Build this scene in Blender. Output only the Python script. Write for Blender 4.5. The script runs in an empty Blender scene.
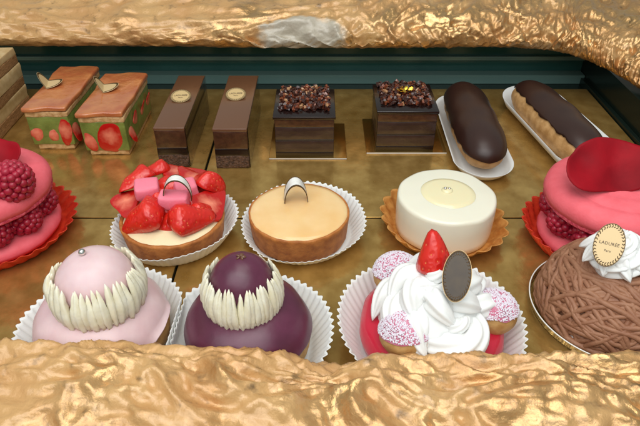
import bpy, bmesh, math, random
from mathutils import Vector, Matrix, noise
rnd = random.Random(7)
PI = math.pi
S = 0.01                       # every length below is in centimetres
sc = bpy.context.scene
COL = sc.collection
H, PITCH, F = 28.1, math.radians(36), 586.0
CP, SP = math.cos(PITCH), math.sin(PITCH)

def at(px, py, z=0.0):
    """point of the place seen at a pixel of the photograph, at height z (cm)"""
    a = PITCH + math.atan((py - 213) / F)
    d = (H - z) / math.tan(a)
    dep = d * CP + (H - z) * SP
    return Vector(((px - 320) / F * dep, d, z))

# ------------------------------------------------------------------ materials
def lin(h):
    h = h.lstrip('#')
    o = []
    for i in (0, 2, 4):
        c = int(h[i:i+2], 16) / 255
        o.append(c / 12.92 if c <= .04045 else ((c + .055) / 1.055) ** 2.4)
    return (*o, 1)

def mat(name, c, rough=.45, metal=0, c2=None, nscale=3, sss=0, sssr=(1, .5, .3), bump=0, bscale=10, coat=0, coatr=.08,
        detail=5, lo=.35, hi=.65, trans=0, ior=1.45, rough2=None, bdist=.1, stretch=(1, 1, 1), spec=.5, mscale=None):
    m = bpy.data.materials.new(name)
    m.use_nodes = True
    nt = m.node_tree
    b = nt.nodes['Principled BSDF']
    I = b.inputs
    I['Base Color'].default_value = lin(c)
    I['Roughness'].default_value = rough
    I['Metallic'].default_value = metal
    I['IOR'].default_value = ior
    I['Specular IOR Level'].default_value = spec
    I['Transmission Weight'].default_value = trans
    if sss:
        I['Subsurface Weight'].default_value = sss
        I['Subsurface Radius'].default_value = sssr
        I['Subsurface Scale'].default_value = .004
    if coat:
        I['Coat Weight'].default_value = coat
        I['Coat Roughness'].default_value = coatr
    tc = nt.nodes.new('ShaderNodeTexCoord')
    mp = nt.nodes.new('ShaderNodeMapping')
    mp.inputs['Scale'].default_value = [100 * s for s in stretch]
    nt.links.new(tc.outputs['Object'], mp.inputs['Vector'])
    if c2 or rough2 is not None:
        n = nt.nodes.new('ShaderNodeTexNoise')
        n.inputs['Scale'].default_value = nscale
        n.inputs['Detail'].default_value = detail
        nt.links.new(mp.outputs[0], n.inputs['Vector'])
        r = nt.nodes.new('ShaderNodeMapRange')
        r.inputs['From Min'].default_value = lo
        r.inputs['From Max'].default_value = hi
        nt.links.new(n.outputs['Fac'], r.inputs['Value'])
        if c2:
            x = nt.nodes.new('ShaderNodeMix'); x.data_type = 'RGBA'
            x.inputs[6].default_value = lin(c); x.inputs[7].default_value = lin(c2)
            nt.links.new(r.outputs[0], x.inputs[0])
            nt.links.new(x.outputs[2], I['Base Color'])
        if rough2 is not None:
            q = nt.nodes.new('ShaderNodeMapRange')
            q.inputs['To Min'].default_value = rough; q.inputs['To Max'].default_value = rough2
            nt.links.new(r.outputs[0], q.inputs['Value'])
            nt.links.new(q.outputs[0], I['Roughness'])
    if bump:
        n2 = nt.nodes.new('ShaderNodeTexNoise')
        n2.inputs['Scale'].default_value = bscale
        n2.inputs['Detail'].default_value = 6
        nt.links.new(mp.outputs[0], n2.inputs['Vector'])
        bp = nt.nodes.new('ShaderNodeBump')
        bp.inputs['Strength'].default_value = bump
        bp.inputs['Distance'].default_value = bdist * S
        nt.links.new(n2.outputs['Fac'], bp.inputs['Height'])
        nt.links.new(bp.outputs[0], I['Normal'])
    return m

def mat_gold_leaf():
    m = mat('gold_leaf', '#cda26a', .27, .8, c2='#c3935c', nscale=.30, rough2=.52, bump=.5, bscale=1.1, bdist=.4, coat=.6, coatr=.2, detail=7)
    nt = m.node_tree; b = nt.nodes['Principled BSDF']
    tc = nt.nodes.new('ShaderNodeTexCoord'); mp = nt.nodes.new('ShaderNodeMapping')
    mp.inputs['Scale'].default_value = (100, 100, 100)
    nt.links.new(tc.outputs['Object'], mp.inputs['Vector'])
    # worn matt patches where ochre size shows through the leaf
    n = nt.nodes.new('ShaderNodeTexNoise'); n.inputs['Scale'].default_value = .22; n.inputs['Detail'].default_value = 6
    n.inputs['Roughness'].default_value = .62
    nt.links.new(mp.outputs[0], n.inputs['Vector'])
    r = nt.nodes.new('ShaderNodeMapRange'); r.inputs['From Min'].default_value = .36; r.inputs['From Max'].default_value = .56
    r.inputs['To Min'].default_value = .8; r.inputs['To Max'].default_value = .08
    nt.links.new(n.outputs['Fac'], r.inputs['Value'])
    sx = nt.nodes.new('ShaderNodeSeparateXYZ'); nt.links.new(mp.outputs[0], sx.inputs[0])
    bias = nt.nodes.new('ShaderNodeMath'); bias.operation = 'MULTIPLY_ADD'; bias.inputs[1].default_value = -.005
    nt.links.new(sx.outputs[0], bias.inputs[0]); nt.links.new(n.outputs['Fac'], bias.inputs[2])
    nt.links.new(bias.outputs[0], r.inputs['Value'])
    nt.links.new(r.outputs[0], b.inputs['Metallic'])
    # dark grime specks
    n3 = nt.nodes.new('ShaderNodeTexNoise'); n3.inputs['Scale'].default_value = 1.1; n3.inputs['Detail'].default_value = 8
    nt.links.new(mp.outputs[0], n3.inputs['Vector'])
    r3 = nt.nodes.new('ShaderNodeMapRange'); r3.inputs['From Min'].default_value = .60; r3.inputs['From Max'].default_value = .80
    nt.links.new(n3.outputs['Fac'], r3.inputs['Value'])
    x = nt.nodes.new('ShaderNodeMix'); x.data_type = 'RGBA'
    old = b.inputs['Base Color'].links[0].from_socket
    nt.links.new(r3.outputs[0], x.inputs[0]); nt.links.new(old, x.inputs[6]); x.inputs[7].default_value = lin('#54422c')
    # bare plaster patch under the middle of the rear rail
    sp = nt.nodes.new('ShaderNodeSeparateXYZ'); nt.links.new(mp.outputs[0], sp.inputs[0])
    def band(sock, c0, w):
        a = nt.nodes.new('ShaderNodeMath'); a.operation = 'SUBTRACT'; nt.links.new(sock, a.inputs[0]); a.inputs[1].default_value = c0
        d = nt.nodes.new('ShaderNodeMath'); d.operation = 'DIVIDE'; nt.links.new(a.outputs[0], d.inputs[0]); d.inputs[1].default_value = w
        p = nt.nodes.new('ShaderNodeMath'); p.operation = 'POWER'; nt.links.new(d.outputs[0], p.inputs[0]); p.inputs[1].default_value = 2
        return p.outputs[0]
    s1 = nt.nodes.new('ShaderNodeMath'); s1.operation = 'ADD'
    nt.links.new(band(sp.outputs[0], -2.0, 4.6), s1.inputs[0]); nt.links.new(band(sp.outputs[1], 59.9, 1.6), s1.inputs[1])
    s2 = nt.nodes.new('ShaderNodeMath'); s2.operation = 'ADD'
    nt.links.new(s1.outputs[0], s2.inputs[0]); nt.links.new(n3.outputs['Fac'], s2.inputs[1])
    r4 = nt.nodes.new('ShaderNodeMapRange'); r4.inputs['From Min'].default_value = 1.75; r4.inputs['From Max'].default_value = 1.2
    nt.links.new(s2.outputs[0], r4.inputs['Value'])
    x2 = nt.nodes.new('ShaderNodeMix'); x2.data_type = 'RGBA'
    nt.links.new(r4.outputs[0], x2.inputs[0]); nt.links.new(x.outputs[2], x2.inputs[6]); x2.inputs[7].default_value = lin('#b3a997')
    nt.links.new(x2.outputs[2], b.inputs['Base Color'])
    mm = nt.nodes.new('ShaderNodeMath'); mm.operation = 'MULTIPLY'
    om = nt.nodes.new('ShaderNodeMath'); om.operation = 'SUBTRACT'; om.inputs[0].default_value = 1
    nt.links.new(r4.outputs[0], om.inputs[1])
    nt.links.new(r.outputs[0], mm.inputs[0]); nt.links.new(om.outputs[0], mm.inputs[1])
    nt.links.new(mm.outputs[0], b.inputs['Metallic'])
    return m

def mat_seeded(name, c, c2, seed_scale=3.2, depth=.06):
    """strawberry skin: pits with seeds"""
    m = mat(name, c, .3, c2=c2, nscale=.6, sss=.15, coat=.4, coatr=.16)
    nt = m.node_tree; b = nt.nodes['Principled BSDF']
    tc = nt.nodes.new('ShaderNodeTexCoord'); mp = nt.nodes.new('ShaderNodeMapping'); mp.inputs['Scale'].default_value = (100, 100, 70)
    nt.links.new(tc.outputs['Object'], mp.inputs['Vector'])
    v = nt.nodes.new('ShaderNodeTexVoronoi'); v.inputs['Scale'].default_value = seed_scale
    nt.links.new(mp.outputs[0], v.inputs['Vector'])
    r = nt.nodes.new('ShaderNodeMapRange'); r.inputs['From Min'].default_value = .1; r.inputs['From Max'].default_value = .55
    nt.links.new(v.outputs['Distance'], r.inputs['Value'])
    bp = nt.nodes.new('ShaderNodeBump'); bp.inputs['Strength'].default_value = .6; bp.inputs['Distance'].default_value = depth * S
    nt.links.new(r.outputs[0], bp.inputs['Height']); nt.links.new(bp.outputs[0], b.inputs['Normal'])
    r2 = nt.nodes.new('ShaderNodeMapRange'); r2.inputs['From Min'].default_value = .17; r2.inputs['From Max'].default_value = .12
    nt.links.new(v.outputs['Distance'], r2.inputs['Value'])
    x = nt.nodes.new('ShaderNodeMix'); x.data_type = 'RGBA'
    old = b.inputs['Base Color'].links[0].from_socket
    nt.links.new(r2.outputs[0], x.inputs[0]); nt.links.new(old, x.inputs[6]); x.inputs[7].default_value = lin('#dc7440')
    nt.links.new(x.outputs[2], b.inputs['Base Color'])
    return m

M = {}
M['leaf'] = mat_gold_leaf()
M['board'] = mat('gold_board', '#d0a862', .12, .68, c2='#a67f40', nscale=.7, rough2=.28, bump=.35, bscale=1.8, bdist=.06, detail=9, stretch=(1, .8, 1), lo=.3, hi=.7)
M['board_edge'] = mat('board_edge', '#4a3a1c', .6)
M['case_floor'] = mat('case_floor', '#16201b', .2)
M['case_wall'] = mat('case_wall', '#28524d', .12, c2='#2f5b55', nscale=.2)
M['case_rail'] = mat('case_rail', '#6a8a83', .22, .2)
M['paper'] = mat('white_paper', '#e6e6e2', .7, sss=.1)
M['paper_thin'] = mat('smooth_white_paper', '#dfe0de', .6)
M['red_case'] = mat('red_foil_case', '#e2482a', .4, .25, c2='#cf3622', nscale=1.5)
M['gold_case'] = mat('gold_foil_case', '#e0a45a', .4, .35, c2='#c07c3a', nscale=1.6)
M['pink_ice'] = mat('pink_icing', '#dfc3c4', .38, sss=.15, coat=.15, coatr=.3, c2='#d6b4b7', nscale=.6, bump=.15, bscale=2.5)
M['violet_ice'] = mat('violet_icing', '#5f2740', .36, sss=.05, coat=.25, coatr=.32, c2='#521f35', nscale=.7, bump=.15, bscale=2.5)
M['choux'] = mat('choux_pastry', '#c9a066', .6, c2='#a97a42', nscale=1.2, bump=.5, bscale=3)
M['butter'] = mat('butter_cream', '#f1ecd6', .42, sss=.2, sssr=(1, .8, .5), bump=.2, bscale=5, c2='#e9e1c4', nscale=1.5)
M['whip'] = mat('whipped_cream', '#f1f1ee', .42, sss=.25, sssr=(1, .9, .8), bump=.12, bscale=4)
M['white_glaze'] = mat('ivory_glaze', '#e9e4d0', .22, sss=.2, sssr=(1, .8, .6), coat=.3)
M['jelly'] = mat('cream_jelly', '#ece0b6', .15, sss=.2, coat=.6)
M['crust'] = mat('tart_crust', '#bd7738', .62, c2='#9c5a26', nscale=1.4, bump=.6, bscale=4)
M['crust_pale'] = mat('pale_crust', '#c99a60', .65, c2='#ab7840', nscale=1.2, bump=.6, bscale=4)
M['lemon'] = mat('lemon_glaze', '#f0cc94', .2, sss=.25, sssr=(1, .6, .2), coat=.5, coatr=.12, c2='#e8bb7c', nscale=.35)
M['custard'] = mat('almond_cream', '#ecd9b0', .45, sss=.15, bump=.3, bscale=3)
M['straw'] = mat_seeded('strawberry_skin', '#dd2c1c', '#c81812', 3.3)
M['straw_cut'] = mat('strawberry_flesh', '#da2c22', .25, c2='#ee7358', nscale=.8, sss=.2, coat=.5, lo=.45, hi=.75)
def mat_berry_face():
    m = mat('strawberry_cut_face', '#cf1f1a', .25, sss=.15, coat=.4, bump=.3, bscale=4)
    nt = m.node_tree; b = nt.nodes['Principled BSDF']
    tc = nt.nodes.new('ShaderNodeTexCoord'); n = nt.nodes.new('ShaderNodeTexNoise'); n.inputs['Scale'].default_value = 160
    nt.links.new(tc.outputs['Object'], n.inputs['Vector'])
    L = nt.nodes.new('ShaderNodeVectorMath'); L.operation = 'LENGTH'; nt.links.new(tc.outputs['Object'], L.inputs[0])
    k = nt.nodes.new('ShaderNodeMath'); k.operation = 'MULTIPLY_ADD'; k.inputs[1].default_value = 90
    nt.links.new(L.outputs['Value'], k.inputs[0]); nt.links.new(n.outputs['Fac'], k.inputs[2])
    r = nt.nodes.new('ShaderNodeMapRange'); r.inputs['From Min'].default_value = .55; r.inputs['From Max'].default_value = 1.35
    nt.links.new(k.outputs[0], r.inputs['Value'])
    x = nt.nodes.new('ShaderNodeMix'); x.data_type = 'RGBA'; x.inputs[6].default_value = lin('#ec8a6e'); x.inputs[7].default_value = lin('#bb1714')
    nt.links.new(r.outputs[0], x.inputs[0]); nt.links.new(x.outputs[2], b.inputs['Base Color'])
    return m
M['berry_face'] = mat_berry_face()
M['rasp'] = mat('raspberry_flesh', '#ac1c38', .42, sss=.2, c2='#98142c', nscale=1.0, coat=.25)
M['cube'] = mat('rose_loukoum', '#ee7f93', .55, sss=.2, bump=.25, bscale=6)
M['mac'] = mat('pink_macaron', '#ec6a74', .6, sss=.1, c2='#e6616b', nscale=1.4, bump=.3, bscale=7, bdist=.06, detail=8)
M['mac_foot'] = mat('macaron_foot', '#e6606c', .7, sss=.12, bump=1, bscale=5, bdist=.15, c2='#c93a52', nscale=4)
M['petal'] = mat('rose_petal', '#9a0a1a', .62, spec=.2, c2='#7c0614', nscale=.35, bump=.15, bscale=3)
M['pistachio'] = mat('pistachio_cream', '#7c8840', .4, sss=.1, c2='#626e2e', nscale=.9, bump=.7, bscale=2.5, coat=.6, coatr=.12)
M['biscuit'] = mat('sponge_biscuit', '#cfa878', .75, c2='#b08552', nscale=2.5, bump=.7, bscale=5)
M['peach'] = mat('orange_pink_glaze', '#c47a48', .16, c2='#b05f3a', nscale=.6, coat=.7, sss=.1, bump=.5, bscale=.9, bdist=.25)
M['ganache'] = mat('ganache_glaze', '#68452f', .24, coat=.3, coatr=.2)
M['mousse'] = mat('chocolate_mousse', '#50301f', .32, c2='#3c2217', nscale=1.8, bump=.5, bscale=3, coat=.3)
M['square_layer'] = mat('dark_chocolate_layer', '#3d2a26', .3, c2='#33221e', nscale=1.3, bump=.3, bscale=3, coat=.3, coatr=.2)
M['dark'] = mat('dark_chocolate', '#1f1210', .2, coat=.2)
M['praline'] = mat('praline_base', '#6a4c3a', .6, c2='#3d2a20', nscale=5, bump=1, bscale=6, bdist=.2)
M['icing_choc'] = mat('chocolate_icing', '#341d16', .38, coat=.1, coatr=.3, c2='#2e1812', nscale=.4)
M['eclair'] = mat('eclair_pastry', '#cda06a', .62, c2='#b0824c', nscale=1.3, bump=.6, bscale=3)
M['nib'] = mat('dark_nib', '#3a1a12', .22, coat=.5)
M['nib2'] = mat('brown_nib', '#7a3c22', .25, coat=.5)
M['nib3'] = mat('pale_nib', '#b98a62', .3, coat=.5)
M['goldfleck'] = mat('gold_fleck', '#f0c24a', .2, 1)
M['silver'] = mat('silver_bead', '#dcdad4', .08, 1)
M['silverpaper'] = mat('silvered_card', '#f2f0ea', .22, .1)
M['card'] = mat('gilt_card', '#d8bc8c', .4, .1)
M['card_border'] = mat('card_border', '#5a4326', .4, .3)
M['cardtan'] = mat('tan_card', '#d9ba84', .4, .25)
M['cardback'] = mat('brown_card', '#35291c', .35, .1, c2='#40321f', nscale=1.5)
M['ink'] = mat('dark_ink', '#4a3420', .5)
M['mf_pastry'] = mat('puff_pastry', '#a87c4e', .7, c2='#7c542e', nscale=2, bump=.9, bscale=4, stretch=(1, 1, 6))
M['mf_cream'] = mat('pastry_cream', '#c9ad80', .5, sss=.1, c2='#b99a6a', nscale=1.5)
M['chestnut'] = mat('chestnut_cream', '#a27458', .55, c2='#8f6046', nscale=1.2, bump=.35, bscale=6)
M['sugar'] = mat('white_sugar', '#e9dfe8', .5, sss=.1)
M['pink_fondant'] = mat('crimson_fondant', '#c4203a', .3, coat=.4, sss=.1)
M['puff_glaze'] = mat('puff_glaze', '#bd5a78', .45, c2='#c98298', nscale=1.5)
M['plastic'] = mat('clear_plastic', '#f4f6f6', .05, trans=1, ior=1.3)
M['gilt_base'] = mat('gilt_cake_card', '#b08a48', .1, .92)

# ------------------------------------------------------------------ mesh helpers
class MB:
    def __init__(self): self.v, self.f, self.m = [], [], []
    def add(self, vs, fs, mi=0):
        o = len(self.v)
        self.v += [tuple(p) for p in vs]
        self.f += [tuple(i + o for i in q) for q in fs]
        self.m += [mi] * len(fs)
        return self
    def lathe(self, prof, seg=64, fn=None, mi=0, c=(0, 0, 0)):
        """prof (r,z) from the top or bottom; fn(r,z,theta)->(r,z)"""
        vs, fs, rows = [], [], []
        for (r, z) in prof:
            if r < 1e-6:
                rr, zz = fn(r, z, 0) if fn else (r, z)
                rows.append([len(vs)]); vs.append((c[0], c[1], c[2] + zz))
            else:
                row = []
                for k in range(seg):
                    t = 2 * PI * k / seg
                    rr, zz = fn(r, z, t) if fn else (r, z)
                    row.append(len(vs)); vs.append((c[0] + rr * math.cos(t), c[1] + rr * math.sin(t), c[2] + zz))
                rows.append(row)
        for a, b in zip(rows, rows[1:]):
            for k in range(seg):
                k2 = (k + 1) % seg
                if len(a) == 1 and len(b) == 1: break
                if len(a) == 1: fs.append((a[0], b[k2], b[k]))
                elif len(b) == 1: fs.append((a[k], a[k2], b[0]))
                else: fs.append((a[k], a[k2], b[k2], b[k]))
        return self.add(vs, fs, mi)
    def tube(self, path, rad, seg=10, cross=None, up=Vector((0, 0, 1)), mi=0, twist=0):
        """sweep; rad(t) radius, cross(a) star factor"""
        n = len(path); vs, fs = [], []
        P = [Vector(p) for p in path]
        prev = None
        for i in range(n):
            t = (P[min(i + 1, n - 1)] - P[max(i - 1, 0)]).normalized()
            if prev is None:
                s = t.cross(up)
                if s.length < 1e-4: s = t.cross(Vector((1, 0, 0)))
            else:
                s = prev - t * prev.dot(t)
            s.normalize(); prev = s
            u = s.cross(t)
            tt = i / (n - 1)
            r = rad(tt) if callable(rad) else rad
            for k in range(seg):
                a = 2 * PI * k / seg
                q = r * (cross(a) if cross else 1)
                a2 = a + twist * tt
                vs.append(P[i] + s * (math.cos(a2) * q) + u * (math.sin(a2) * q))
        for i in range(n - 1):
            for k in range(seg):
                k2 = (k + 1) % seg
                fs.append((i * seg + k, i * seg + k2, (i + 1) * seg + k2, (i + 1) * seg + k))
        vs.append(P[0]); vs.append(P[-1]); a, b = len(vs) - 2, len(vs) - 1
        for k in range(seg):
            k2 = (k + 1) % seg
            fs.append((a, k2, k)); fs.append((b, (n - 1) * seg + k, (n - 1) * seg + k2))
        return self.add(vs, fs, mi)
    def ball(self, c, r, nu=16, nv=10, fn=None, mat4=None, mi=0):
        rx, ry, rz = r if isinstance(r, (tuple, list)) else (r, r, r)
        vs, fs = [], []
        for j in range(nv + 1):
            p = PI * j / nv
            if j in (0, nv): ks = 1
            else: ks = nu
            for k in range(ks):
                t = 2 * PI * k / nu
                q = Vector((math.sin(p) * math.cos(t), math.sin(p) * math.sin(t), math.cos(p)))
                f = fn(q) if fn else 1
                q = Vector((q.x * rx * f, q.y * ry * f, q.z * rz * f))
                if mat4: q = mat4 @ q
                vs.append(q + Vector(c))
        def idx(j, k):
            if j == 0: return 0
            if j == nv: return 1 + (nv - 1) * nu
            return 1 + (j - 1) * nu + k % nu
        for j in range(nv):
            for k in range(nu):
                q = [idx(j, k), idx(j + 1, k), idx(j + 1, k + 1), idx(j, k + 1)]
                u = []
                for i in q:
                    if i not in u: u.append(i)
                if len(u) > 2: fs.append(tuple(u))
        return self.add(vs, fs, mi)
    def box(self, x0, x1, y0, y1, z0, z1, mi=0):
        vs = [(x, y, z) for z in (z0, z1) for y in (y0, y1) for x in (x0, x1)]
        return self.add(vs, [(0, 2, 3, 1), (4, 5, 7, 6), (0, 1, 5, 4), (2, 6, 7, 3), (0, 4, 6, 2), (1, 3, 7, 5)], mi)
    def mesh(self, mats, bevel=0, bseg=3, smooth=True, jitter=None, cuts=0):
        me = bpy.data.meshes.new('m')
        me.from_pydata([(x * S, y * S, z * S) for x, y, z in self.v], [], self.f)
        for m in mats: me.materials.append(M[m])
        for p, mi in zip(me.polygons, self.m): p.material_index = mi
        bm = bmesh.new(); bm.from_mesh(me)
        if bevel:
            bmesh.ops.bevel(bm, geom=bm.edges[:] + bm.verts[:], offset=bevel * S, segments=bseg, affect='EDGES', profile=.5)
        if cuts:
            bmesh.ops.subdivide_edges(bm, edges=bm.edges[:], cuts=cuts, use_grid_fill=True)
        if jitter:
            amp, scl = jitter
            for v in bm.verts:
                v.co += noise.noise_vector(v.co / S * scl + Vector((self.seed if hasattr(self, 'seed') else 0, 0, 0))) * amp * S
        bmesh.ops.recalc_face_normals(bm, faces=bm.faces[:])
        bm.to_mesh(me); bm.free()
        if smooth:
            for p in me.polygons: p.use_smooth = True
        return me
    def build(self, name, mats, parent=None, loc=(0, 0, 0), rot=(0, 0, 0), solid=0, **kw):
        if isinstance(mats, str): mats = [mats]
        me = self.mesh(mats, **kw); me.name = name
        o = bpy.data.objects.new(name, me); COL.objects.link(o)
        o.location = [c * S for c in loc]; o.rotation_euler = rot
        if parent: o.parent = parent
        if solid:
            md = o.modifiers.new('thickness', 'SOLIDIFY'); md.thickness = solid * S; md.offset = 0
        return o

def thing(name, label, cat, loc=(0, 0, 0), rot=(0, 0, 0), group=None):
    o = bpy.data.objects.new(name, None); COL.objects.link(o)
    o.empty_display_size = .02
    o.location = [c * S for c in loc]; o.rotation_euler = rot
    o['label'] = label; o['category'] = cat
    if group: o['group'] = group
    return o
def tag(o, label, cat, group=None):
    o['label'] = label; o['category'] = cat
    if group: o['group'] = group
    return o
def structure(o): o['kind'] = 'structure'; return o
def copy_tree(o, parent=None):
    c = o.copy(); COL.objects.link(c)
    if parent: c.parent = parent
    for ch in list(o.children): copy_tree(ch, c)
    return c
def nz(x, y, z, s=1): return noise.noise(Vector((x * s, y * s, z * s)))
def smoothstep(a, b, x):
    t = max(0, min(1, (x - a) / (b - a))); return t * t * (3 - 2 * t)

# ------------------------------------------------------------------ setting
XW, DB = 31.3, 67.0
f = MB(); f.box(-60, XW, 14, DB, -2, -.45); structure(f.build('case_floor', 'case_floor', smooth=False))
w = MB(); w.box(-60, XW + 1.5, DB, DB + 1.2, -2, 7.2); structure(w.build('back_wall', 'case_wall', smooth=False))
w = MB(); w.box(XW, XW + 5, 14, DB - .01, -2, 3.3); structure(w.build('side_wall', 'case_floor', smooth=False))
r = MB(); r.box(-60, XW - .02, DB - 1.6, DB - .02, -.448, .62); r.box(-60, XW - .02, DB - .5, DB - .03, 2.0, 2.5)
structure(r.build('back_wall_rail', 'case_rail', bevel=.08, smooth=False))
r = MB(); r.box(XW - .5, XW - .02, 14, DB - 1.62, -.446, .35)
structure(r.build('side_wall_rail', 'case_floor', bevel=.06, smooth=False))

def board(x0, x1, y0, y1, label):
    b = MB(); b.box(x0, x1, y0, y1, -.40, -.001)
    for i in range(len(b.m)): b.m[i] = 0 if i == 1 else 1
    o = b.build('gold_board', ['board', 'board_edge'], bevel=.06, bseg=2, smooth=False)
    tag(o, label, 'cake board', 'gold boards lining the case')
g = .09
board(-55, -10.4 - g, 38 + g, 63, 'gold board under the strawberry pistachio slices and layered slice, at the rear left')
board(-10.4 + g, XW - .6, 38 + g, 63, 'gold board under the chocolate squares and eclairs, at the rear right')
board(-55, -10.4 - g, 15, 38 - g, 'gold board under the pink iced choux bun, at the front left')
board(-10.4 + g, XW - .6, 15, 38 - g, 'gold board under the whipped cream cake and chestnut dome, at the front right')

# gilded frame ------------------------------------------------------
def relief(p, q, seed):
    """hammered, folded gilt relief: warped ridges"""
    wx = noise.noise(Vector((p * .16, q * .2, seed))) * 2.4
    wy = noise.noise(Vector((p * .16 + 9, q * .2, seed + 4))) * 2.4
    a = math.radians(24)
    u = (p + wx) * math.cos(a) + (q + wy) * math.sin(a)
    v = -(p + wx) * math.sin(a) + (q + wy) * math.cos(a)
    r1 = 1 - abs(noise.noise(Vector((u * .14, v * .27, seed + 11)))) * 2.2
    r2 = 1 - abs(noise.noise(Vector((u * .4 + wy * .2, v * .7, seed + 21)))) * 2.2
    r3 = noise.fractal(Vector((p * .9, q * .9, seed + 31)), 1.0, 2.0, 4)
    r4 = 1 - abs(noise.noise(Vector((u * .8 + wx, v * 1.5, seed + 41)))) * 2.4
    return .66 * r1 + .36 * r2 + .19 * r3 + .11 * r4

frame = thing('gilded_frame', 'gilded rocky sculpted frame surrounding the pastry display case', 'frame', (0, 20, 0))
def gridmesh(fn, nu, nv, name):
    vs = [fn(i / nu, j / nv) for i in range(nu + 1) for j in range(nv + 1)]
    fs = [(i * (nv + 1) + j, i * (nv + 1) + j + 1, (i + 1) * (nv + 1) + j + 1, (i + 1) * (nv + 1) + j) for i in range(nu) for j in range(nv)]
    b = MB(); b.add(vs, fs)
    o = b.build(name, 'leaf', frame, loc=(0, -20, 0))
    return o
def poly(pts, t):
    n = len(pts) - 1; x = t * n; i = min(int(x), n - 1); fr = x - i
    # catmull-rom
    P = [Vector(pts[max(0, min(n, i + k))]) for k in (-1, 0, 1, 2)]
    a, b, c, d = P
    return .5 * ((2 * b) + (c - a) * fr + (2 * a - 5 * b + 4 * c - d) * fr * fr + (3 * b - a - 3 * c + d) * fr ** 3)

def front(u, v):
    X = -42 + 84 * u
    tilt = -.028 * X - .4 * math.exp(-((X - .3) / 2.4) ** 2) - .6 * math.exp(-((X - 4) / 8) ** 2)
    prof = [(21.4, -1, 0), (21.5, 1.5, 0), (21.2, 3.1, 0), (20.4, 3.9, 0), (18.8, 3.9, 0), (16.5, 3.1, 0), (13.5, 2.0, 0), (10, .3, 0), (7, -2.5, 0)]
    p = poly(prof, v)
    q = poly(prof, min(1, v + .01)) - poly(prof, max(0, v - .01)); q.normalize()
    nrm = Vector((-q.y, q.x, 0)); nrm = nrm if nrm.y > 0 or v < .3 and nrm.x > 0 else -nrm
    s = v * 24
    k = smoothstep(.0, .26, v)
    h = (relief(X, s, 3.0) - .45) * (.35 + .65 * k)
    d = min(p.x + nrm.x * h, 21.75)
    return (X, d, p.y + tilt * k + nrm.y * h * (1 if v > .2 else .4))
gridmesh(front, 620, 130, 'front_rail')

rear_path = [(-62, 60, 6.0), (-45, 60, 6.0), (-30, 60, 6.0), (-15, 60.2, 5.9), (0, 60.2, 5.75), (8, 60, 5.8), (15, 60, 5.9), (21, 60, 5.8), (25.5, 59.8, 5.4),
             (28.6, 58.8, 4.6), (30.6, 56.6, 4.0), (31.9, 53, 3.6), (32.6, 47, 3.5), (33, 40, 3.5), (33.2, 32, 3.5), (33.2, 20, 3.5)]
def rear(u, v):
    c = poly(rear_path, u)
    t = poly(rear_path, min(1, u + .004)) - poly(rear_path, max(0, u - .004)); t.z = 0; t.normalize()
    out = Vector((-t.y, t.x, 0))          # away from the case
    prof = [(7.5, .9, 0), (3, .5, 0), (.9, -.1, 0), (.0, .35, 0), (.25, 1.5, 0), (1.6, 2.7, 0), (4, 3.6, 0), (8, 4.6, 0), (14, 5.6, 0), (22, 6.0, 0)]
    p = poly(prof, v)
    s = v * 26
    L = u * 150
    # vertical pleats on the lip, broad swirls above it
    lip = math.exp(-((v - .36) / .12) ** 2)
    pl = 1 - abs(noise.noise(Vector((L * .55 + s * .22, s * .12, 7)))) * 2.4
    pl2 = noise.fractal(Vector((L * 1.3, s * .9, 17)), 1.0, 2.0, 3)
    h = (relief(L, s, 13.0) - .4) * .8 * smoothstep(.1, .5, v) + lip * (.6 * pl + .22 * pl2)
    base = c + out * p.x + Vector((0, 0, p.y))
    if v < .25:
        return base + Vector((0, 0, -.25 * lip * pl2))
    nrm = (out * -.55 + Vector((0, 0, .83)))
    return base + nrm * h * smoothstep(.2, .34, v) + Vector((0, 0, -.25 * lip * pl2))
gridmesh(rear, 900, 96, 'rear_rail')

# ------------------------------------------------------------------ shared small parts
def fluted_case(name, label, c, rb, rt, h, n, amp, mname, group, lean=(0, 0), wav=.06, seed=0, rot=0, press=None):
    """pleated baking case: floor disc and a flared fluted wall"""
    b = MB()
    seg = n * 6
    prof = [(0, .02), (rb * .5, .02), (rb * .96, .02), (rb, .06)]
    k = 9
    for i in range(1, k + 1): prof.append((rb + (rt - rb) * (i / k) ** .9, .06 + (h - .06) * i / k))
    def fn(r, z, t):
        q = max(0, (r - rb * .9) / (rt - rb * .9)); q = min(1, q)
        e = amp * q * (math.cos(n * t) if amp < .15 else 2.6 * abs(math.cos(n * (t + .2 * q) / 2)) - 1.6) + .35 * wav * q * noise.noise(Vector((math.cos(t) * 2, math.sin(t) * 2, seed)))
        ww = wav * 4 * q * noise.noise(Vector((math.cos(t) * 1.2, math.sin(t) * 1.2, seed + 5)))
        lz = q * (lean[0] * math.cos(t) + lean[1] * math.sin(t))
        rad = r + e + ww
        if press and math.cos(t - press[0]) > .2:      # pushed flat against the neighbouring case
            lim = press[1] / math.cos(t - press[0]) + .35 * e
            rad = min(rad, lim)
        return rad, z + lz + q * wav * (math.cos(n * t) * .6 if amp < .15 else .9 * abs(math.cos(n * (t + .2 * q) / 2)))
    b.lathe(prof, seg, fn)
    o = b.build(name, mname, loc=(c[0], c[1], .02), rot=(0, 0, rot), solid=.035)
    tag(o, label, 'baking case', group)
    return o

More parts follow.
